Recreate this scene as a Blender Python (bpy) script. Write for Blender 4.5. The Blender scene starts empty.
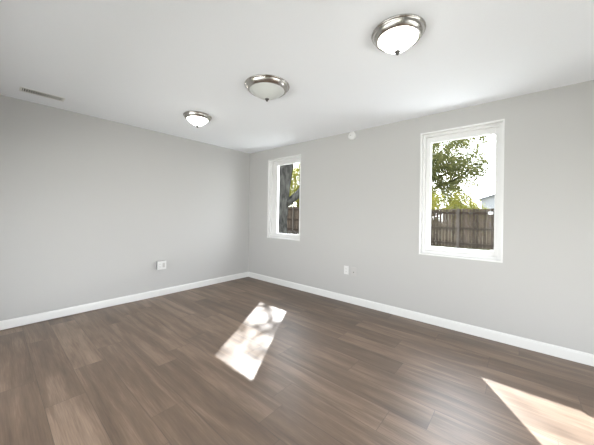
import bpy, bmesh, math, random
from mathutils import Vector, Matrix
random.seed(7)
S = bpy.context.scene
COL = S.collection
pi = math.pi

# ---------------------------------------------------------------- camera
YAW, ROLL = math.radians(40.439), math.radians(0.85)
fw = Vector((-math.sin(YAW), math.cos(YAW), 0))
rt = Vector((math.cos(YAW), math.sin(YAW), 0)); up = Vector((0, 0, 1))
r2 = rt * math.cos(ROLL) + up * math.sin(ROLL)
u2 = -rt * math.sin(ROLL) + up * math.cos(ROLL)
cd = bpy.data.cameras.new('camera'); cam = bpy.data.objects.new('camera', cd); COL.objects.link(cam)
M = Matrix((r2, u2, -fw)).transposed().to_4x4(); M.translation = Vector((4.095, -3.343, 1.254)); cam.matrix_world = M
cd.sensor_width = 36; cd.lens = 262.04 / 594 * 36; cd.shift_y = -8.4 / 594; cd.clip_start = 0.02; cd.clip_end = 400
S.camera = cam

# ---------------------------------------------------------------- exposure, world, sun, fill lights
S.view_settings.view_transform = 'Standard'; S.view_settings.look = 'None'
S.view_settings.exposure = 0.31; S.view_settings.gamma = 1.0; S.view_settings.use_curve_mapping = False
w = bpy.data.worlds.new('sky'); S.world = w; w.use_nodes = True
nt = w.node_tree; bg = nt.nodes['Background']
tc = nt.nodes.new('ShaderNodeTexCoord'); sp = nt.nodes.new('ShaderNodeSeparateXYZ'); cr = nt.nodes.new('ShaderNodeValToRGB')
nt.links.new(tc.outputs['Generated'], sp.inputs[0]); nt.links.new(sp.outputs['Z'], cr.inputs[0]); nt.links.new(cr.outputs[0], bg.inputs[0])
cr.color_ramp.elements[0].position = 0.0; cr.color_ramp.elements[0].color = (0.98, 0.99, 1.0, 1)
cr.color_ramp.elements[1].position = 0.9; cr.color_ramp.elements[1].color = (0.8, 0.88, 1.0, 1)
# the sky is brighter towards the sun than behind the house
dt = nt.nodes.new('ShaderNodeVectorMath'); dt.operation = 'DOT_PRODUCT'; dt.inputs[1].default_value = (-0.35, 0.94, 0.0)
nt.links.new(tc.outputs['Generated'], dt.inputs[0])
mr = nt.nodes.new('ShaderNodeMapRange'); mr.inputs['From Min'].default_value = -0.7; mr.inputs['From Max'].default_value = 0.6
mr.inputs['To Min'].default_value = 2.6; mr.inputs['To Max'].default_value = 10.5
nt.links.new(dt.outputs['Value'], mr.inputs['Value']); nt.links.new(mr.outputs[0], bg.inputs[1])
SUN = Vector((-0.63, 1.0, 0.985))
sd = bpy.data.lights.new('sun', 'SUN'); sd.energy = 20; sd.angle = 0.009; sd.color = (0.95, 0.98, 1.0)
so = bpy.data.objects.new('sun', sd); COL.objects.link(so); so.rotation_euler = SUN.to_track_quat('Z', 'Y').to_euler()

def area(name, loc, target, sx, sy, watts, col=(1, 1, 1)):
    d = bpy.data.lights.new(name, 'AREA'); d.shape = 'RECTANGLE'; d.size = sx; d.size_y = sy; d.energy = watts; d.color = col
    o = bpy.data.objects.new(name, d); COL.objects.link(o); o.location = loc
    o.rotation_euler = (Vector(loc) - Vector(target)).to_track_quat('Z', 'Y').to_euler(); return o
# unseen fill lights added outside the two added windows to brighten the room
area('fill_back', (2.4, -4.3, 0.85), (2.4, 0, 1.3), 2.7, 1.4, 22, (0.96, 0.98, 1.0))
area('fill_side', (6.15, -1.5, 0.8), (0, -1.0, 1.3), 2.2, 1.3, 15, (0.96, 0.98, 1.0))

# upward fill lights added outside those windows for the ceiling; no paving there
area('fill_up_back', (3.2, -7.6, -0.42), (3.2, -5.5, 1.6), 7.5, 4.0, 620, (1.0, 1.0, 1.0))
area('fill_up_side', (9.2, -1.4, -0.42), (7.1, -1.2, 1.6), 5.0, 4.0, 460, (1.0, 1.0, 1.0))

# ---------------------------------------------------------------- helpers
def nmat(name, col, rough=0.6, metal=0.0, spec=0.5):
    m = bpy.data.materials.new(name); m.use_nodes = True
    b = m.node_tree.nodes['Principled BSDF']
    b.inputs['Base Color'].default_value = (*col, 1); b.inputs['Roughness'].default_value = rough
    b.inputs['Metallic'].default_value = metal; b.inputs['Specular IOR Level'].default_value = spec
    return m
def noisy(m, scale, amount, bump=0.0, detail=4, stretch=None):
    """vary the base colour with noise, optional bump"""
    t = m.node_tree; b = t.nodes['Principled BSDF']; c = b.inputs['Base Color'].default_value[:]
    tcn = t.nodes.new('ShaderNodeTexCoord'); mp = t.nodes.new('ShaderNodeMapping'); n = t.nodes.new('ShaderNodeTexNoise')
    t.links.new(tcn.outputs['Object'], mp.inputs[0]); t.links.new(mp.outputs[0], n.inputs['Vector'])
    if stretch: mp.inputs['Scale'].default_value = stretch
    n.inputs['Scale'].default_value = scale; n.inputs['Detail'].default_value = detail
    r = t.nodes.new('ShaderNodeValToRGB'); t.links.new(n.outputs['Fac'], r.inputs[0])
    r.color_ramp.elements[0].position = 0.3; r.color_ramp.elements[1].position = 0.7
    r.color_ramp.elements[0].color = (*[x * (1 - amount) for x in c[:3]], 1)
    r.color_ramp.elements[1].color = (*[min(1, x * (1 + amount)) for x in c[:3]], 1)
    t.links.new(r.outputs[0], b.inputs['Base Color'])
    if bump:
        bp = t.nodes.new('ShaderNodeBump'); bp.inputs['Strength'].default_value = bump; bp.inputs['Distance'].default_value = 0.01
        t.links.new(n.outputs['Fac'], bp.inputs['Height']); t.links.new(bp.outputs[0], b.inputs['Normal'])
    return m
def obj(name, bm, mat, parent=None, smooth=False, kind=None):
    me = bpy.data.meshes.new(name); bm.normal_update(); bm.to_mesh(me); bm.free()
    if smooth:
        for f in me.polygons: f.use_smooth = True
    me.materials.append(mat)
    o = bpy.data.objects.new(name, me); COL.objects.link(o)
    if parent: o.parent = parent
    if kind: o['kind'] = kind
    return o
def empty(name, loc, label=None, cat=None, group=None, kind=None):
    o = bpy.data.objects.new(name, None); COL.objects.link(o); o.location = loc; o.empty_display_size = 0.1
    tag(o, label, cat, group, kind); return o
def tag(o, label=None, cat=None, group=None, kind=None):
    for k, v in (('label', label), ('category', cat), ('group', group), ('kind', kind)):
        if v: o[k] = v
    return o
def box(bm, a, b, bev=0.0):
    x0, y0, z0 = a; x1, y1, z1 = b
    v = [bm.verts.new(p) for p in ((x0,y0,z0),(x1,y0,z0),(x1,y1,z0),(x0,y1,z0),(x0,y0,z1),(x1,y0,z1),(x1,y1,z1),(x0,y1,z1))]
    fs = [bm.faces.new([v[i] for i in q]) for q in ((3,2,1,0),(4,5,6,7),(0,1,5,4),(1,2,6,5),(2,3,7,6),(3,0,4,7))]
    if bev:
        es = {e for f in fs for e in f.edges}
        bmesh.ops.bevel(bm, geom=list(es), offset=bev, segments=2, affect='EDGES', profile=0.7)
def boxm(a, b, bev=0.0):
    bm = bmesh.new(); box(bm, a, b, bev); return bm
def lathe(prof, n=64, bm=None):
    bm = bm or bmesh.new(); rings = []
    for r, z in prof:
        rings.append([bm.verts.new((0, 0, z))] if r < 1e-6 else [bm.verts.new((r*math.cos(2*pi*i/n), r*math.sin(2*pi*i/n), z)) for i in range(n)])
    for A, B in zip(rings, rings[1:]):
        for i in range(n):
            j = (i+1) % n
            if len(A) == 1 and len(B) == 1: continue
            if len(A) == 1: bm.faces.new((A[0], B[j], B[i]))
            elif len(B) == 1: bm.faces.new((A[i], A[j], B[0]))
            else: bm.faces.new((A[i], A[j], B[j], B[i]))
    bmesh.ops.recalc_face_normals(bm, faces=bm.faces[:]); return bm
def tube(bm, pts, rads, n=10, cap=True):
    rings = []; prev = None
    for i, (p, r) in enumerate(zip(pts, rads)):
        p = Vector(p); d = (Vector(pts[min(i+1, len(pts)-1)]) - Vector(pts[max(i-1, 0)])).normalized()
        a = d.cross(Vector((0.37, 0.91, 0.19))).normalized() if prev is None else (prev - d * prev.dot(d)).normalized()
        prev = a; b = d.cross(a)
        rings.append([bm.verts.new(p + (a*math.cos(2*pi*k/n) + b*math.sin(2*pi*k/n)) * r) for k in range(n)])
    for A, B in zip(rings, rings[1:]):
        for k in range(n): bm.faces.new((A[k], A[(k+1) % n], B[(k+1) % n], B[k]))
    if cap: bm.faces.new(rings[0][::-1]); bm.faces.new(rings[-1])
def frame_bm(x0, x1, z0, z1, wl, wr, wb, wt, y0, y1, bev=0.0):
    """rectangular ring in the XZ plane, mitre-free boxes, from y0 to y1"""
    bm = bmesh.new()
    box(bm, (x0, y0, z0), (x0+wl, y1, z1), bev); box(bm, (x1-wr, y0, z0), (x1, y1, z1), bev)
    box(bm, (x0+wl, y0, z0), (x1-wr, y1, z0+wb), bev); box(bm, (x0+wl, y0, z1-wt), (x1-wr, y1, z1), bev)
    return bm
def wall_grid(us, vs, holes, f):
    """solid slab with rectangular holes; f(u, v, d) gives the point, d = 0 inside face, 1 outside face"""
    bm = bmesh.new(); cache = {}
    def V(i, j, d):
        k = (i, j, d)
        if k not in cache: cache[k] = bm.verts.new(f(us[i], vs[j], d))
        return cache[k]
    solid = {}
    for i in range(len(us)-1):
        for j in range(len(vs)-1):
            cu, cv = (us[i]+us[i+1])/2, (vs[j]+vs[j+1])/2
            solid[i, j] = not any(a < cu < b and c < cv < d for a, b, c, d in holes)
    for (i, j), s in solid.items():
        if not s: continue
        bm.faces.new([V(i,j,0), V(i+1,j,0), V(i+1,j+1,0), V(i,j+1,0)])
        bm.faces.new([V(i,j+1,1), V(i+1,j+1,1), V(i+1,j,1), V(i,j,1)])
        for di, dj, p, q in ((-1,0,(i,j),(i,j+1)), (1,0,(i+1,j+1),(i+1,j)), (0,-1,(i+1,j),(i,j)), (0,1,(i,j+1),(i+1,j+1))):
            if not solid.get((i+di, j+dj), False):
                bm.faces.new([V(*p,0), V(*q,0), V(*q,1), V(*p,1)])
    bmesh.ops.recalc_face_normals(bm, faces=bm.faces[:]); return bm

# ---------------------------------------------------------------- materials
m_wall = noisy(nmat('grey_wall_paint', (0.46, 0.456, 0.447), 0.7, spec=0.3), 260, 0.012, 0.04)
m_ceil = noisy(nmat('white_ceiling_paint', (0.855, 0.875, 0.91), 0.8, spec=0.2), 180, 0.012, 0.05)
m_trim = nmat('white_trim_paint', (0.72, 0.72, 0.71), 0.4)
m_vinyl = nmat('white_window_vinyl', (0.70, 0.70, 0.695), 0.35)
m_plastic = nmat('white_plastic', (0.66, 0.66, 0.65), 0.35)
m_plastic_grey = nmat('painted_plate_grey', (0.48, 0.47, 0.455), 0.5)
m_box_shade = nmat('outlet_box_side_shade', (0.24, 0.24, 0.24), 0.6)  # dark tone stands for the shaded side of the box
m_socket = nmat('mid_grey_plastic', (0.42, 0.42, 0.41), 0.5)
m_slot = nmat('dark_slot', (0.03, 0.03, 0.03), 0.6)
m_dark = nmat('vent_inside_shade', (0.015, 0.015, 0.015), 0.9, spec=0)
m_vent = nmat('vent_white_enamel', (0.72, 0.72, 0.70), 0.5)
m_nickel = noisy(nmat('brushed_nickel', (0.50, 0.48, 0.455), 0.25, 1.0), 60, 0.06, 0, stretch=(1, 1, 12))
m_finial = nmat('dark_nickel', (0.10, 0.095, 0.09), 0.4, 0.6)
m_glass_off = nmat('frosted_glass_unlit', (0.60, 0.615, 0.60), 0.3)
m_glass_on = nmat('frosted_glass_lit', (0.9, 0.9, 0.88), 0.3)
b = m_glass_on.node_tree.nodes['Principled BSDF']; b.inputs['Emission Color'].default_value = (1.0, 0.97, 0.92, 1); b.inputs['Emission Strength'].default_value = 12.0
def pane_mat():
    m = bpy.data.materials.new('clear_window_glass'); m.use_nodes = True; t = m.node_tree; t.nodes.clear()
    o = t.nodes.new('ShaderNodeOutputMaterial'); mx = t.nodes.new('ShaderNodeMixShader'); tr = t.nodes.new('ShaderNodeBsdfTransparent'); g = t.nodes.new('ShaderNodeBsdfGlossy')
    fr = t.nodes.new('ShaderNodeFresnel'); fr.inputs[0].default_value = 1.1
    tr.inputs[0].default_value = (0.985, 0.992, 0.988, 1); g.inputs[1].default_value = 0.02
    t.links.new(fr.outputs[0], mx.inputs[0]); t.links.new(tr.outputs[0], mx.inputs[1]); t.links.new(g.outputs[0], mx.inputs[2]); t.links.new(mx.outputs[0], o.inputs[0])
    return m
m_pane = pane_mat()

def floor_mat():
    m = bpy.data.materials.new('brown_oak_vinyl_planks'); m.use_nodes = True; t = m.node_tree; L = t.links.new
    b = t.nodes['Principled BSDF']
    def N(k, **kw):
        n = t.nodes.new(k)
        for a, v in kw.items(): setattr(n, a, v)
        return n
    def math_(op, a, bb=None, c=None):
        n = N('ShaderNodeMath', operation=op)
        for i, v in enumerate((a, bb, c)):
            if v is None: continue
            if isinstance(v, (int, float)): n.inputs[i].default_value = v
            else: L(v, n.inputs[i])
        return n.outputs[0]
    tcn = N('ShaderNodeTexCoord'); s = N('ShaderNodeSeparateXYZ'); L(tcn.outputs['Object'], s.inputs[0])
    X, Y = s.outputs['X'], s.outputs['Y']
    W, LEN, Y0 = 0.2055, 1.22, -4.955
    rv = math_('DIVIDE', math_('SUBTRACT', Y, Y0), W)
    row = math_('FLOOR', rv); fy = math_('FRACT', rv)
    # where the butt joints fall in each row, as read from the photograph for the rows in the foreground
    offs = {8: 1.40, 9: 1.82, 10: 1.43, 11: 2.40, 12: 1.87, 13: 1.70, 14: 2.82, 15: 2.25, 16: 3.69, 17: 3.05, 18: 3.35, 19: 2.7, 20: 3.2, 21: 3.9, 22: 3.45, 23: 4.1}
    ramp = N('ShaderNodeValToRGB'); ramp.color_ramp.interpolation = 'CONSTANT'
    el = ramp.color_ramp.elements
    el[0].position = 0.0; el[0].color = (0.3, 0.3, 0.3, 1); el[1].position = 7.9/32; el[1].color = (0.3,)*3 + (1,)
    for k in range(8, 24):
        v = (offs[k] % LEN) / LEN
        if k == 8: el[1].position = 8/32; el[1].color = (v, v, v, 1)
        else:
            e = el.new(k/32); e.color = (v, v, v, 1)
    L(math_('DIVIDE', math_('ADD', row, 0.5), 32.0), ramp.inputs[0])
    xv = math_('SUBTRACT', math_('DIVIDE', X, LEN), ramp.outputs[0])
    colm = math_('FLOOR', xv); fx = math_('FRACT', xv)
    cv = N('ShaderNodeCombineXYZ'); L(row, cv.inputs[0]); L(colm, cv.inputs[1])
    wn = N('ShaderNodeTexWhiteNoise', noise_dimensions='2D'); L(cv.outputs[0], wn.inputs['Vector'])
    rnd = wn.outputs['Value']
    # grain: noise stretched along the plank, shifted per plank
    gv = N('ShaderNodeCombineXYZ')
    L(math_('ADD', math_('MULTIPLY', X, 1.1), math_('MULTIPLY', rnd, 37.0)), gv.inputs[0])
    L(math_('ADD', math_('MULTIPLY', Y, 11.0), math_('MULTIPLY', rnd, 91.0)), gv.inputs[1])
    g1 = N('ShaderNodeTexNoise'); L(gv.outputs[0], g1.inputs['Vector']); g1.inputs['Scale'].default_value = 1.1; g1.inputs['Detail'].default_value = 5; g1.inputs['Roughness'].default_value = 0.55; g1.inputs['Distortion'].default_value = 0.6
    gv2 = N('ShaderNodeCombineXYZ')
    L(math_('ADD', math_('MULTIPLY', X, 6.0), math_('MULTIPLY', rnd, 53.0)), gv2.inputs[0]); L(math_('MULTIPLY', Y, 150.0), gv2.inputs[1])
    g2 = N('ShaderNodeTexNoise'); L(gv2.outputs[0], g2.inputs['Vector']); g2.inputs['Scale'].default_value = 1.0; g2.inputs['Detail'].default_value = 3
    tone = N('ShaderNodeValToRGB'); e = tone.color_ramp.elements
    e[0].position = 0.0; e[0].color = (*FC0, 1); e[1].position = 1.0; e[1].color = (*FC2, 1)
    q = e.new(0.5); q.color = (*FC1, 1)
    v = math_('ADD', math_('MULTIPLY', math_('SUBTRACT', g1.outputs['Fac'], 0.5), 1.15), 0.5)
    v = math_('ADD', v, math_('MULTIPLY', math_('SUBTRACT', rnd, 0.5), 0.26))
    v = math_('ADD', v, math_('MULTIPLY', math_('SUBTRACT', g2.outputs['Fac'], 0.5), 0.5))
    L(v, tone.inputs[0])
    # seams
    ey = math_('MULTIPLY', math_('MINIMUM', fy, math_('SUBTRACT', 1.0, fy)), W)
    ex = math_('MULTIPLY', math_('MINIMUM', fx, math_('SUBTRACT', 1.0, fx)), LEN)
    seam = math_('LESS_THAN', math_('MINIMUM', ex, ey), 0.0016)
    mx = N('ShaderNodeMix', data_type='RGBA'); L(math_('MULTIPLY', seam, 0.6), mx.inputs['Factor']); L(tone.outputs[0], mx.inputs['A']); mx.inputs['B'].default_value = (0.035, 0.025, 0.02, 1)
    L(mx.outputs['Result'], b.inputs['Base Color'])
    b.inputs['Roughness'].default_value = FROUGH; b.inputs['Specular IOR Level'].default_value = FSPEC
    bp = N('ShaderNodeBump'); bp.inputs['Strength'].default_value = 0.12; bp.inputs['Distance'].default_value = 0.002
    L(math_('SUBTRACT', math_('MULTIPLY', g2.outputs['Fac'], 0.5), math_('MULTIPLY', seam, 1.0)), bp.inputs['Height']); L(bp.outputs[0], b.inputs['Normal'])
    return m
FC0, FC1, FC2 = (0.048, 0.028, 0.016), (0.142, 0.091, 0.058), (0.32, 0.222, 0.156)
FROUGH, FSPEC = 0.42, 0.85
m_floor = floor_mat()

# ---------------------------------------------------------------- room shell
RX, RY, H, T = 5.6, -3.9, 2.44, 0.15
W1 = (0.535, 1.312, 0.815, 2.245); W2 = (3.178, 3.961, 0.800, 2.236)
W3 = (0.6, 5.3, 0.1, 1.75)          # added on the unseen back wall, sized to let fill light in
W4 = (-2.6, -0.35, 0.1, 1.6)      # added on the side wall out of view, shaped for the fill light
obj('floor', boxm((-T, RY-T, -0.12), (RX+T, T, 0)), m_floor, kind='structure')
obj('ceiling', boxm((-T, RY-T, H), (RX+T, T, H+0.12)), m_ceil, kind='structure')
def slices(a, b, hs, k): return sorted({a, b, *[h[k] for h in hs], *[h[k+1] for h in hs]})
obj('wall_right', wall_grid(slices(0, RX, (W1, W2), 0), slices(0, H, (W1, W2), 2), (W1, W2), lambda u, v, d: (u, d*T, v)), m_wall, kind='structure')
obj('wall_left', wall_grid([RY, 0], [0, H], (), lambda u, v, d: (-d*T, u, v)), m_wall, kind='structure')
obj('wall_back', wall_grid(slices(0, RX, (W3,), 0), slices(0, H, (W3,), 2), (W3,), lambda u, v, d: (u, RY-d*T, v)), m_wall, kind='structure')
obj('wall_side', wall_grid(slices(RY, 0, (W4,), 0), slices(0, H, (W4,), 2), (W4,), lambda u, v, d: (RX+d*T, u, v)), m_wall, kind='structure')

def baseboard(name, a, b, inward, lift=None):
    """profiled board from a to b on the floor; inward = unit vector into the room; lift(t) raises its underside"""
    a, b, n = Vector((*a, 0)), Vector((*b, 0)), Vector((*inward, 0))
    prof = [(0.0005, 0.0), (0.014, 0.0), (0.014, 0.080), (0.0115, 0.090), (0.0075, 0.097), (0.0005, 0.099)]
    bm = bmesh.new(); K = 48; rings = []
    for i in range(K+1):
        t = i / K; p = a.lerp(b, t); dz = lift(t) if lift else 0.001
        rings.append([bm.verts.new(p + n*d + Vector((0, 0, max(z, 0) if z > 0.01 else dz))) for d, z in prof])
    for A, B in zip(rings, rings[1:]):
        for k in range(len(prof)): bm.faces.new((A[k], A[(k+1) % 6], B[(k+1) % 6], B[k]))
    bm.faces.new(rings[0]); bm.faces.new(rings[-1][::-1])
    bmesh.ops.recalc_face_normals(bm, faces=bm.faces[:])
    obj(name, bm, m_trim, kind='structure')
# the left board does not sit tight on the planks near the camera
def lift_left(t):
    y = RY * t
    return 0.001 + (0.009 * max(0.0, math.sin((-y-1.95) * 1.9)) ** 0.7 if 1.95 < -y < 3.4 else 0.002)
baseboard('baseboard_left', (0, -0.015), (0, RY), (1, 0), lift_left)
baseboard('baseboard_right', (0.015, 0), (RX, 0), (0, -1))
baseboard('baseboard_back', (0.015, RY), (RX, RY), (0, 1))
baseboard('baseboard_side', (RX, RY+0.015), (RX, -0.015), (-1, 0))

def window(name, W, label, fl, fr_, fb, ft, xform=None, latch=True):
    x0, x1, z0, z1 = W
    r = empty(name, ((x0+x1)/2, 0, z0), kind='structure'); ox, oz = -(x0+x1)/2, -z0
    def P(nm, bm, m):
        bmesh.ops.translate(bm, verts=bm.verts[:], vec=(ox, 0, oz)); return obj(nm, bm, m, r)
    # white liner of the opening with a narrow raised edge round the wall
    P('jamb', frame_bm(x0-0.004, x1+0.004, z0-0.004, z1+0.004, 0.016, 0.016, 0.016, 0.016, -0.007, 0.15, 0.002), m_vinyl)
    a = 0.012
    P('frame', frame_bm(x0+a, x1-a, z0+a, z1-a, 0.03, 0.03, 0.03, 0.03, 0.045, 0.148, 0.003), m_vinyl)
    b_ = a + 0.03
    P('sash', frame_bm(x0+b_, x1-b_, z0+b_, z1-b_, fl-b_, fr_-b_, fb-b_, ft-b_, 0.07, 0.125, 0.004), m_vinyl)
    P('pane', boxm((x0+fl-0.004, 0.096, z0+fb-0.004), (x1-fr_+0.004, 0.1, z1-ft+0.004)), m_pane)
    if latch:
        P('latch', boxm((x1-fr_-0.034, 0.058, z0+fb-0.004), (x1-fr_-0.002, 0.072, z0+fb+0.018), 0.003), m_vinyl)
    return r
w1 = window('window_1', W1, '', 0.165, 0.075, 0.085, 0.105)
w2 = window('window_2', W2, '', 0.095, 0.072, 0.092, 0.105)
def added_window(name, length, h, loc, rot):  # for the windows added out of view to pass fill light
    r = empty(name, loc, kind='structure'); r.rotation_euler = (0, 0, rot)
    hl = length/2
    obj('frame', frame_bm(-hl, hl, 0, h, 0.05, 0.05, 0.05, 0.05, 0.03, 0.11, 0.004), m_vinyl, r)
    obj('mullion', boxm((-0.03, 0.03, 0.05), (0.03, 0.11, h-0.05), 0.004), m_vinyl, r)
    for s in (-1, 1):
        obj('pane', boxm((min(s*0.03, s*(hl-0.05)), 0.066, 0.05), (max(s*0.03, s*(hl-0.05)), 0.07, h-0.05)), m_pane, r)
added_window('added_window_3', W3[1]-W3[0], W3[3]-W3[2], ((W3[0]+W3[1])/2, RY, W3[2]), pi)
added_window('added_window_4', W4[1]-W4[0], W4[3]-W4[2], (RX, (W4[0]+W4[1])/2, W4[2]), -pi/2)

# ---------------------------------------------------------------- ceiling lights
def ceiling_light(x, y, label, lit, src=None, wide=False):
    r = empty('ceiling_light', (x, y, H), label, 'ceiling light', 'brushed nickel dome ceiling lights')
    if src is None:
        k_ = 1.26 if wide else 1.0
        P_ = lambda pr: [(r0*k_, z0) for r0, z0 in pr]
        pan = obj('pan', lathe(P_([(0, 0), (0.160, 0), (0.164, -0.004), (0.165, -0.009), (0.161, -0.013), (0.157, -0.015), (0.155, -0.020),
                                (0.151, -0.030), (0.145, -0.039), (0.138, -0.046), (0.133, -0.050), (0.127 if wide else 0.122, -0.050), (0.124 if wide else 0.119, -0.045), (0, -0.043)]), 72), m_nickel, r, True)
        R, z0, d = (0.129*k_ if wide else 0.1235), -0.047, 0.077
        pr = [(R*q, z0 - d*(1 - q**1.75)) for q in [1 - (i/16)**1.3 for i in range(16)]] + [(0, z0-d)]
        obj('glass_dome', lathe(pr, 72), m_glass_on if lit else m_glass_off, r, True)
        f = z0 - d
        obj('finial', lathe([(0, f+0.004), (0.017, f+0.004), (0.019, f-0.001), (0.017, f-0.006), (0.009, f-0.009), (0.008, f-0.012), (0.010, f-0.016), (0.007, f-0.021), (0, f-0.023)], 24), m_finial, r, True)
    else:
        for ch in src.children:
            c = ch.copy(); COL.objects.link(c); c.parent = r
            if c.name.startswith('glass_dome') :
                c.data = ch.data.copy(); c.data.materials[0] = m_glass_on if lit else m_glass_off
    return r
big = ceiling_light(3.478, -1.64, 'lit dome ceiling light nearest the camera and above the larger window', True)
bpy.context.view_layer.update()
ceiling_light(2.296, -1.685, 'wide unlit dome ceiling light with grey glass, between the two glowing lights', False, None, True)
ceiling_light(1.072, -1.70, 'lit dome ceiling light farthest away, near the blank left wall', True, big)

# ---------------------------------------------------------------- ceiling vent
v = empty('ceiling_vent', (0.362, -3.0, H), 'white slotted air vent in the ceiling close to the left wall', 'vent')
vx, vy = 0.066, 0.165
bm = bmesh.new()
for a, b2 in (((-vx, -vy, -0.003), (vx, -vy+0.018, -0.0005)), ((-vx, vy-0.018, -0.003), (vx, vy, -0.0005)), ((-vx, -vy+0.018, -0.003), (-vx+0.018, vy-0.018, -0.0005)), ((vx-0.018, -vy+0.018, -0.003), (vx, vy-0.018, -0.0005))):
    box(bm, a, b2)
obj('grille_frame', bm, m_vent, v)
obj('duct_shade', boxm((-vx+0.01, -vy+0.01, -0.0015), (vx-0.01, vy-0.01, -0.0004)), m_dark, v)  # near-black sheet stands in for the unlit duct behind the louvers
bm = bmesh.new(); n = 18
for i in range(n):
    y = -vy + 0.018 + (i+0.5) * (2*vy-0.036)/n; sgn = 0.0022 if i > 10 else -0.0012
    q = [(-vx+0.018, y-sgn-0.003, -0.0016), (-vx+0.018, y-sgn+0.003, -0.0016), (-vx+0.018, y+sgn+0.003, -0.0034), (-vx+0.018, y+sgn-0.003, -0.0034)]
    A = [bm.verts.new(p) for p in q]; B = [bm.verts.new((vx-0.018, p[1], p[2])) for p in q]
    for k in range(4): bm.faces.new((A[k], A[(k+1) % 4], B[(k+1) % 4], B[k]))
    bm.faces.new(A[::-1]); bm.faces.new(B)
bmesh.ops.recalc_face_normals(bm, faces=bm.faces[:])
obj('louvers', bm, m_vent, v)

# ---------------------------------------------------------------- detector and wall plates
d = empty('smoke_detector', (2.262, 0, 2.378), 'round white detector high on the wall just under the ceiling between the windows', 'detector')
bm = lathe([(0, 0.0), (0.058, 0.0), (0.060, 0.004), (0.060, 0.016), (0.055, 0.024), (0.048, 0.028), (0.030, 0.031), (0, 0.032)], 40)
bmesh.ops.rotate(bm, verts=bm.verts[:], cent=(0, 0, 0), matrix=Matrix.Rotation(pi/2, 3, 'X')); obj('body', bm, m_plastic, d, True)
bm = lathe([(0, 0.032), (0.008, 0.0325), (0.008, 0.0345), (0.006, 0.0355), (0, 0.0357)], 20)
bmesh.ops.rotate(bm, verts=bm.verts[:], cent=(0, 0, 0), matrix=Matrix.Rotation(pi/2, 3, 'X')); bmesh.ops.translate(bm, verts=bm.verts[:], vec=(-0.012, 0, 0.004)); obj('test_button', bm, m_socket, d, True)

def receptacle(r, cx, cz, y):
    """one outlet face with slots, in local coords facing -Y at depth y"""
    f = obj('receptacle', boxm((cx-0.0165, y-0.003, cz-0.014), (cx+0.0165, y+0.001, cz+0.014), 0.003), m_plastic, r)
    bm = bmesh.new()
    box(bm, (cx-0.0075, y-0.0034, cz-0.002), (cx-0.0055, y-0.0028, cz+0.007)); box(bm, (cx+0.0055, y-0.0034, cz-0.002), (cx+0.0075, y-0.0028, cz+0.007))
    box(bm, (cx-0.0025, y-0.0034, cz-0.0095), (cx+0.0025, y-0.0028, cz-0.0045))
    obj('slots', bm, m_slot, f)
o = empty('wall_outlet', (2.198, 0, 0.460), 'white duplex outlet plate under the window wall, left of the grey plate', 'outlet')
obj('plate', boxm((-0.037, -0.007, -0.060), (0.037, -0.0003, 0.060), 0.003), m_plastic, o)
for s in (-1, 1): receptacle(o, 0, s*0.0195, -0.007)
o = empty('cable_plate', (2.318, 0, 0.455), 'wall-coloured grey cable jack plate, right of the white duplex outlet', 'wall plate')
obj('plate', boxm((-0.038, -0.008, -0.060), (0.038, -0.0003, 0.060), 0.003), m_plastic_grey, o)
bm = lathe([(0, 0), (0.0065, 0), (0.0065, 0.010), (0.004, 0.010), (0.004, 0.006), (0, 0.006)], 16)
bmesh.ops.rotate(bm, verts=bm.verts[:], cent=(0, 0, 0), matrix=Matrix.Rotation(pi/2, 3, 'X')); bmesh.ops.translate(bm, verts=bm.verts[:], vec=(0, -0.0075, -0.008)); obj('jack', bm, m_finial, o, True)
o = empty('wall_outlet', (0, -1.672, 0.463), 'white surface-mounted double outlet box low on the left wall', 'outlet'); o.rotation_euler = (0, 0, pi/2)
obj('back_box', boxm((-0.063, -0.040, -0.060), (0.060, -0.0003, 0.058), 0.002), m_box_shade, o)
obj('plate', boxm((-0.062, -0.046, -0.062), (0.064, -0.0402, 0.062), 0.0025), m_plastic, o)
for s in (-1, 1): receptacle(o, -0.026, s*0.0195, -0.046)
obj('jack_insert', boxm((0.010, -0.049, -0.033), (0.042, -0.045, 0.033), 0.002), m_plastic_grey, o)

# ---------------------------------------------------------------- outdoors
def gz(x, y):
    s = max(0.0, min(1.0, (y-1.0)/8.0))
    return -0.44 + (0.21 + (2.0-x)*0.0185)*s + 0.05*math.sin(x*0.7+y*0.4)*s if abs(x) < 60 else -0.44
m_ground = noisy(nmat('dry_lawn', (0.06, 0.057, 0.03), 0.95, spec=0), 3.5, 0.5, 0.3, 8)
bm = bmesh.new(); nx, ny = 90, 70; g = []
for i in range(nx+1):
    g.append([])
    for j in range(ny+1):
        x = -45 + 75*i/nx; y = 0.16 + 69.84*(j/ny)**1.5
        g[-1].append(bm.verts.new((x, y, gz(x, y))))
for i in range(nx):
    for j in range(ny): bm.faces.new((g[i][j], g[i+1][j], g[i+1][j+1], g[i][j+1]))
obj('ground', bm, m_ground, None, True, 'structure')
bm = bmesh.new()
bm.faces.new([bm.verts.new(p) for p in ((-30, -30, -0.5), (30, -30, -0.5), (30, 0.1, -0.5), (-30, 0.1, -0.5))]); 
obj('ground_behind', bm, m_ground, None, False, 'structure')

m_bounce = noisy(nmat('bounce_concrete', (0.5, 0.49, 0.47), 0.9), 6, 0.08, 0.2)
obj('bounce_slab', boxm((-6, 0.16, -0.55), (8, 4.6, -0.40)), m_bounce, None, False, 'structure')  # unseen slab added below the sills to bounce sunlight onto the ceiling
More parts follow.
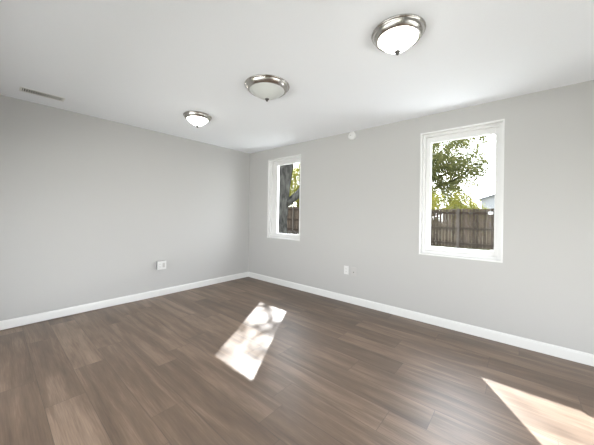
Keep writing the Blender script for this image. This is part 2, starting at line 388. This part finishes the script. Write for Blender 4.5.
# fence: bays between posts, pickets on the far side of the rails
FY = 11.3
m_fence = noisy(nmat('weathered_fence_wood', (0.070, 0.055, 0.043), 0.9, spec=0), 9, 0.5, 0.3, 5, (6, 6, 0.5))
def island_tint(m, lo, hi):
    t = m.node_tree; b = t.nodes['Principled BSDF']; src = b.inputs['Base Color'].links[0].from_socket
    ge = t.nodes.new('ShaderNodeNewGeometry'); mr = t.nodes.new('ShaderNodeMapRange'); mr.inputs['To Min'].default_value = lo; mr.inputs['To Max'].default_value = hi
    t.links.new(ge.outputs['Random Per Island'], mr.inputs['Value'])
    mx = t.nodes.new('ShaderNodeMix'); mx.data_type = 'RGBA'; mx.blend_type = 'MULTIPLY'; mx.inputs['Factor'].default_value = 1.0
    t.links.new(src, mx.inputs['A']); t.links.new(mr.outputs[0], mx.inputs['B']); t.links.new(mx.outputs['Result'], b.inputs['Base Color'])
island_tint(m_fence, 0.75, 1.5)
m_rail = noisy(nmat('dark_fence_rail', (0.042, 0.033, 0.026), 0.9, spec=0), 9, 0.4, 0.2, 5, (0.6, 6, 6))
m_post = noisy(nmat('grey_fence_post', (0.11, 0.097, 0.083), 0.9, spec=0), 8, 0.25, 0.2, 4, (5, 5, 0.4))
m_white = nmat('white_paint', (0.8, 0.8, 0.8), 0.5)
fence = empty('wooden_fence', (1.82, FY, gz(1.82, FY)), 'weathered brown picket fence across the yard outside the windows', 'fence')
fo = -Vector(fence.location); PITCH, FH = 2.6425, 1.86
def fobj(nm, bm, m, p=fence):
    bmesh.ops.translate(bm, verts=bm.verts[:], vec=fo); return obj(nm, bm, m, p)
posts = [1.82 + PITCH*k for k in range(-6, 5)]
for x in posts:
    z = gz(x, FY); fobj('post', boxm((x-0.05, FY-0.06, z-0.1), (x+0.05, FY+0.04, z+FH+0.03), 0.006), m_post)
for xa, xb in zip(posts, posts[1:]):
    for hz in (0.16, 0.88, 1.62):
        za, zb = gz(xa, FY)+hz, gz(xb, FY)+hz; bm = bmesh.new()
        A = [bm.verts.new((xa+0.05, y, za+dz)) for y, dz in ((FY-0.03, 0), (FY+0.01, 0), (FY+0.01, 0.09), (FY-0.03, 0.09))]
        B = [bm.verts.new((xb-0.05, y, zb+dz)) for y, dz in ((FY-0.03, 0), (FY+0.01, 0), (FY+0.01, 0.09), (FY-0.03, 0.09))]
        for k in range(4): bm.faces.new((A[k], A[(k+1) % 4], B[(k+1) % 4], B[k]))
        bm.faces.new(A[::-1]); bm.faces.new(B); bmesh.ops.recalc_face_normals(bm, faces=bm.faces[:])
        fobj('rail', bm, m_rail)
    bm = bmesh.new(); n = 19; st = PITCH/n
    for k in range(n):
        x = xa + (k+0.5)*st; hw = (st-0.009)/2 - random.uniform(0, 0.005); z = gz(x, FY); t = FH + random.uniform(-0.02, 0.015)
        box(bm, (x-hw, FY+0.012, z+0.03), (x+hw, FY+0.030+random.uniform(0, 0.006), z+t))
    fobj('picket_panel', bm, m_fence)
sg = obj('fence_sign', boxm((-0.09, -0.012, -0.06), (0.09, 0, 0.06), 0.004), m_white); sg.location = (3.08, FY-0.0305, gz(3.08, FY)+1.66)
tag(sg, 'small white rectangle fixed near the top of the wooden fence', 'sign')

# leaves and trees
def leaf_mat(name, c0, c1, trans=0.45):
    m = bpy.data.materials.new(name); m.use_nodes = True; t = m.node_tree; t.nodes.clear(); L = t.links.new
    o = t.nodes.new('ShaderNodeOutputMaterial'); mx = t.nodes.new('ShaderNodeMixShader'); df = t.nodes.new('ShaderNodeBsdfDiffuse'); tl = t.nodes.new('ShaderNodeBsdfTranslucent')
    ge = t.nodes.new('ShaderNodeNewGeometry'); r = t.nodes.new('ShaderNodeValToRGB'); L(ge.outputs['Random Per Island'], r.inputs[0])
    r.color_ramp.elements[0].color = (*c0, 1); r.color_ramp.elements[1].color = (*c1, 1)
    L(r.outputs[0], df.inputs[0]); L(r.outputs[0], tl.inputs[0]); mx.inputs[0].default_value = trans
    L(df.outputs[0], mx.inputs[1]); L(tl.outputs[0], mx.inputs[2]); L(mx.outputs[0], o.inputs[0]); return m
m_leaf_a = leaf_mat('leaf_green', (0.03, 0.055, 0.015), (0.08, 0.11, 0.03))
m_leaf_b = leaf_mat('leaf_mid_green', (0.06, 0.075, 0.035), (0.29, 0.29, 0.12))
m_leaf_y = leaf_mat('leaf_yellow_green', (0.13, 0.15, 0.03), (0.38, 0.35, 0.08))
m_bark = noisy(nmat('grey_bark', (0.05, 0.049, 0.045), 0.95, spec=0), 7, 0.7, 1.0, 8, (1, 1, 0.45))
m_bark_b = noisy(nmat('brown_bark', (0.035, 0.03, 0.025), 0.95, spec=0), 10, 0.4, 0.6, 6, (3, 3, 0.6))
def leaf(bm, c, s, rnd):
    n = Vector((rnd.gauss(0, 1), rnd.gauss(0, 1), rnd.gauss(0.4, 1))).normalized()
    a = n.orthogonal().normalized(); a.rotate(Matrix.Rotation(rnd.uniform(0, 2*pi), 3, n)); b = n.cross(a)
    L, Wd = s, s*0.33
    bm.faces.new([bm.verts.new(c + q) for q in (a*L*0.5, b*Wd*0.62 + n*s*0.06, -a*L*0.5, -b*Wd*0.62 + n*s*0.06)])
def foliage(clumps, per, s, rnd):
    bm = bmesh.new()
    for c, r in clumps:
        for _ in range(int(per * (r/0.5)**2)):
            q = Vector((rnd.gauss(0, 0.45), rnd.gauss(0, 0.45), rnd.gauss(0, 0.34))) * r
            leaf(bm, Vector(c) + q, s*rnd.uniform(0.7, 1.3), rnd)
    return bm
def limb(a, b, rnd, bend=0.12, n=6):
    a, b = Vector(a), Vector(b); L = (b-a).length; off = Vector((rnd.gauss(0, 1), rnd.gauss(0, 1), rnd.gauss(0, 0.5))) * L * bend
    return [a.lerp(b, i/n) + off*math.sin(pi*i/n) for i in range(n+1)]
def tree(name, base, trunk_pts, trunk_r, limbs, clumps, per, s, mleaf, mbark, label, seed, group=None):
    rnd = random.Random(seed)
    r = empty(name, base, label, 'tree', group); b0 = Vector(base)
    bm = bmesh.new(); tube(bm, trunk_pts, trunk_r, 14)
    obj('trunk', bm, mbark, r, True).data.transform(Matrix.Translation(-b0))
    for a, b, ra, rb in limbs:
        bm = bmesh.new(); tube(bm, limb(a, b, rnd), [ra + (rb-ra)*i/6 for i in range(7)], 9)
        obj('branch', bm, mbark, r, True).data.transform(Matrix.Translation(-b0))
    f = obj('foliage', foliage(clumps, per, s, rnd), mleaf, r); f.data.transform(Matrix.Translation(-b0))
    return r
def ball(c, rx, ry, rz, n, r0, r1, rnd, shell=0.35):
    out = []
    while len(out) < n:
        q = Vector((rnd.uniform(-1, 1), rnd.uniform(-1, 1), rnd.uniform(-1, 1)))
        if shell < q.length < 1: out.append(((c[0]+q.x*rx, c[1]+q.y*ry, c[2]+q.z*rz), rnd.uniform(r0, r1)))
    return out

# big grey-barked tree standing in the yard, seen through the small window
ax, ay = -4.27, 5.35; az = gz(ax, ay)
rA = random.Random(11)
tree('shade_tree', (ax, ay, az),
     [(ax-0.12, ay, az-0.15), (ax-0.10, ay, az+0.3), (ax-0.07, ay, az+1.2), (ax-0.03, ay+0.05, 1.55), (ax+0.05, ay+0.05, 2.4), (ax+0.2, ay+0.1, 3.4), (ax+0.3, ay+0.2, 4.6), (ax+0.6, ay+0.6, 6.3)],
     [0.48, 0.38, 0.34, 0.32, 0.32, 0.31, 0.23, 0.1],
     [((ax+0.02, ay+0.05, 1.6), (ax+0.95, ay+0.45, 3.2), 0.19, 0.13), ((ax+0.95, ay+0.45, 3.2), (ax+2.2, ay+1.2, 6.6), 0.11, 0.04),
      ((ax+0.12, ay+0.1, 3.6), (ax-1.4, ay+0.8, 6.6), 0.13, 0.04), ((ax+0.3, ay+0.2, 4.6), (ax+1.2, ay-0.8, 7.2), 0.11, 0.03), ((ax+0.6, ay+0.6, 6.0), (ax+0.9, ay+2.2, 9.0), 0.08, 0.02)],
     ball((ax+0.9, ay+1.0, 8.0), 2.7, 2.7, 1.9, 64, 0.36, 0.6, rA), 50, 0.15, m_leaf_a, m_bark, 'large grey-barked tree trunk with a fork right outside the smaller window', 1)
# tree beyond the fence, filling most of the larger window
bx, by = -1.2, 16.8; bz = gz(bx, by); rB = random.Random(5)
cl = ball((-0.5, 16.8, 4.8), 2.9, 1.9, 3.4, 430, 0.35, 0.65, rB, 0.0)
for k in range(36): cl.append(((rB.uniform(1.2, 3.2), rB.uniform(16, 17.6), rB.choice((6.2, 6.5, 4.5, 4.0, 7.0))+rB.uniform(-0.15, 0.15)), rB.uniform(0.22, 0.42)))
tree('leafy_tree', (bx, by, bz), [(bx, by, bz-0.1), (bx+0.05, by, bz+1.5), (bx+0.2, by, 3.2), (bx+0.5, by, 5.2), (bx+0.7, by, 7.0)], [0.3, 0.22, 0.19, 0.12, 0.04],
     [((bx+0.2, by, 3.0), (1.6, 16.6, 4.6), 0.09, 0.03), ((bx+0.3, by, 3.8), (2.4, 16.9, 6.0), 0.09, 0.02), ((1.6, 16.6, 4.6), (3.3, 16.5, 4.6), 0.03, 0.012),
      ((bx+0.2, by, 3.4), (-2.6, 16.2, 6.0), 0.08, 0.03), ((bx+0.5, by, 5.2), (1.8, 17.2, 7.2), 0.06, 0.02)],
     cl, 75, 0.16, m_leaf_b, m_bark_b, 'leafy green tree behind the fence, filling the upper part of the larger window', 2)
# pale yellow-green tree behind the fence, right of the trunk in the small window
cx, cy = -11.6, 15.2; cz = gz(cx, cy); rC = random.Random(9)
tree('yellow_green_tree', (cx, cy, cz), [(cx, cy, cz-0.1), (cx, cy, cz+1.6), (cx+0.2, cy, cz+3.6), (cx+0.3, cy, cz+5.5)], [0.22, 0.17, 0.12, 0.05],
     [((cx, cy, cz+1.5), (cx+1.5, cy, cz+4.5), 0.08, 0.02), ((cx, cy, cz+1.8), (cx-1.4, cy+0.3, cz+4.2), 0.08, 0.02)],
     ball((cx+0.2, cy, 4.2), 2.7, 1.8, 3.0, 300, 0.4, 0.7, rC, 0.0), 60, 0.17, m_leaf_y, m_bark_b, 'sunlit yellow-green tree showing beside the forked trunk in the smaller window', 3)

def shrub(x, y, rx, h, mat, label, seed):
    rnd = random.Random(seed); z = gz(x, y)
    r = empty('shrub', (x, y, z), label, 'shrub', 'shrubs behind the fence')
    for k in range(4):
        bm = bmesh.new(); e = Vector((rnd.uniform(-0.6, 0.6)*rx, rnd.uniform(-0.5, 0.5)*rx, h*0.75))
        tube(bm, limb((0.03*k, 0, -0.05), e, rnd), [0.03-0.0035*i for i in range(7)], 6); obj('stem', bm, m_bark_b, r, True)
    obj('foliage', foliage(ball((0, 0, h*0.58), rx, rx*0.7, h*0.42, 80, 0.25, 0.42, rnd, 0.0), 95, 0.13, rnd), mat, r)
shrub(0.15, 12.75, 0.85, 3.0, m_leaf_y, 'yellow-green shrub behind the fence at the left edge of the larger window', 21)
shrub(1.35, 15.0, 0.8, 3.0, m_leaf_y, 'yellow-green shrub above the fence just left of the lighter fence post', 22)
shrub(2.25, 12.75, 0.52, 2.2, m_leaf_y, 'low yellow-green shrub above the fence next to the pale house', 23)

# pale house and dark shed roof far beyond the fence
m_siding = noisy(nmat('pale_siding', (0.36, 0.37, 0.385), 0.8, spec=0), 2, 0.05)
m_roof = noisy(nmat('grey_shingles', (0.03, 0.035, 0.043), 0.9, spec=0), 6, 0.25)
m_roof_pale = noisy(nmat('pale_metal_roof', (0.26, 0.275, 0.30), 0.8, spec=0), 3, 0.08)
def house(name, x0, x1, y0, y1, zb, ze, zr, label, cat, roof):
    xc, yc = (x0+x1)/2, (y0+y1)/2
    r = empty(name, (xc, yc, zb), label, cat)
    a, b2 = (x1-x0)/2, (y1-y0)/2; e, t = ze-zb, zr-zb
    bm = bmesh.new(); pts = [(-a, 0), (a, 0), (a, e), (0, t), (-a, e)]
    A = [bm.verts.new((x, -b2, z)) for x, z in pts]; B = [bm.verts.new((x, b2, z)) for x, z in pts]
    for k in range(5): bm.faces.new((A[k], A[(k+1) % 5], B[(k+1) % 5], B[k]))
    bm.faces.new(A[::-1]); bm.faces.new(B); bmesh.ops.recalc_face_normals(bm, faces=bm.faces[:]); obj('walls', bm, m_siding, r)
    bm = bmesh.new()
    for s in (-1, 1):
        k = (t-e)/a; o_ = a+0.35
        q = [(0, t+0.02), (s*o_, t-k*o_+0.02), (s*o_, t-k*o_+0.14), (0, t+0.15)]
        A = [bm.verts.new((x, -b2-0.3, z)) for x, z in q]; B = [bm.verts.new((x, b2+0.3, z)) for x, z in q]
        for i in range(4): bm.faces.new((A[i], A[(i+1) % 4], B[(i+1) % 4], B[i]))
        bm.faces.new(A[::-1]); bm.faces.new(B)
    bmesh.ops.recalc_face_normals(bm, faces=bm.faces[:]); obj('roof', bm, roof, r)
    obj('window', frame_bm(-0.6, 0.6, 1.0, 2.2, 0.09, 0.09, 0.09, 0.09, -b2-0.05, -b2), m_white, r)
house('house', 0.6, 10.5, 34, 44, -0.6, 3.3, 5.0, 'pale blue-white house gable behind the fence in the larger window', 'house', m_roof_pale)
house('shed', -1.9, -0.1, 27.5, 31, -0.3, 1.9, 2.75, 'small shed with a dark roof half hidden by shrubs behind the fence', 'shed', m_roof)

# overhead cable beyond the trees
bm = bmesh.new(); pts = [(-20+40*i/24, 24, 4.72 - 0.5*math.sin(pi*i/24)) for i in range(25)]
tube(bm, pts, [0.03]*25, 6); c = obj('utility_cable', bm, m_slot, None, True); tag(c, 'thin dark overhead cable across the sky in the larger window', 'cable')

# fallen leaves and mulch at the foot of the fence
bm = bmesh.new(); rL = random.Random(31)
for _ in range(2600):
    x, y = rL.uniform(-14, -3), FY - abs(rL.gauss(0, 1.6)) - 0.15
    leaf(bm, Vector((x, y, gz(x, y)+0.05+rL.uniform(0, 0.05))), rL.uniform(0.1, 0.2), rL)
ll = obj('leaf_litter', bm, leaf_mat('dead_leaf', (0.05, 0.043, 0.037), (0.13, 0.115, 0.10), 0.1))
tag(ll, 'grey-brown fallen leaves on the ground below the fence', 'leaf litter', None, 'stuff')
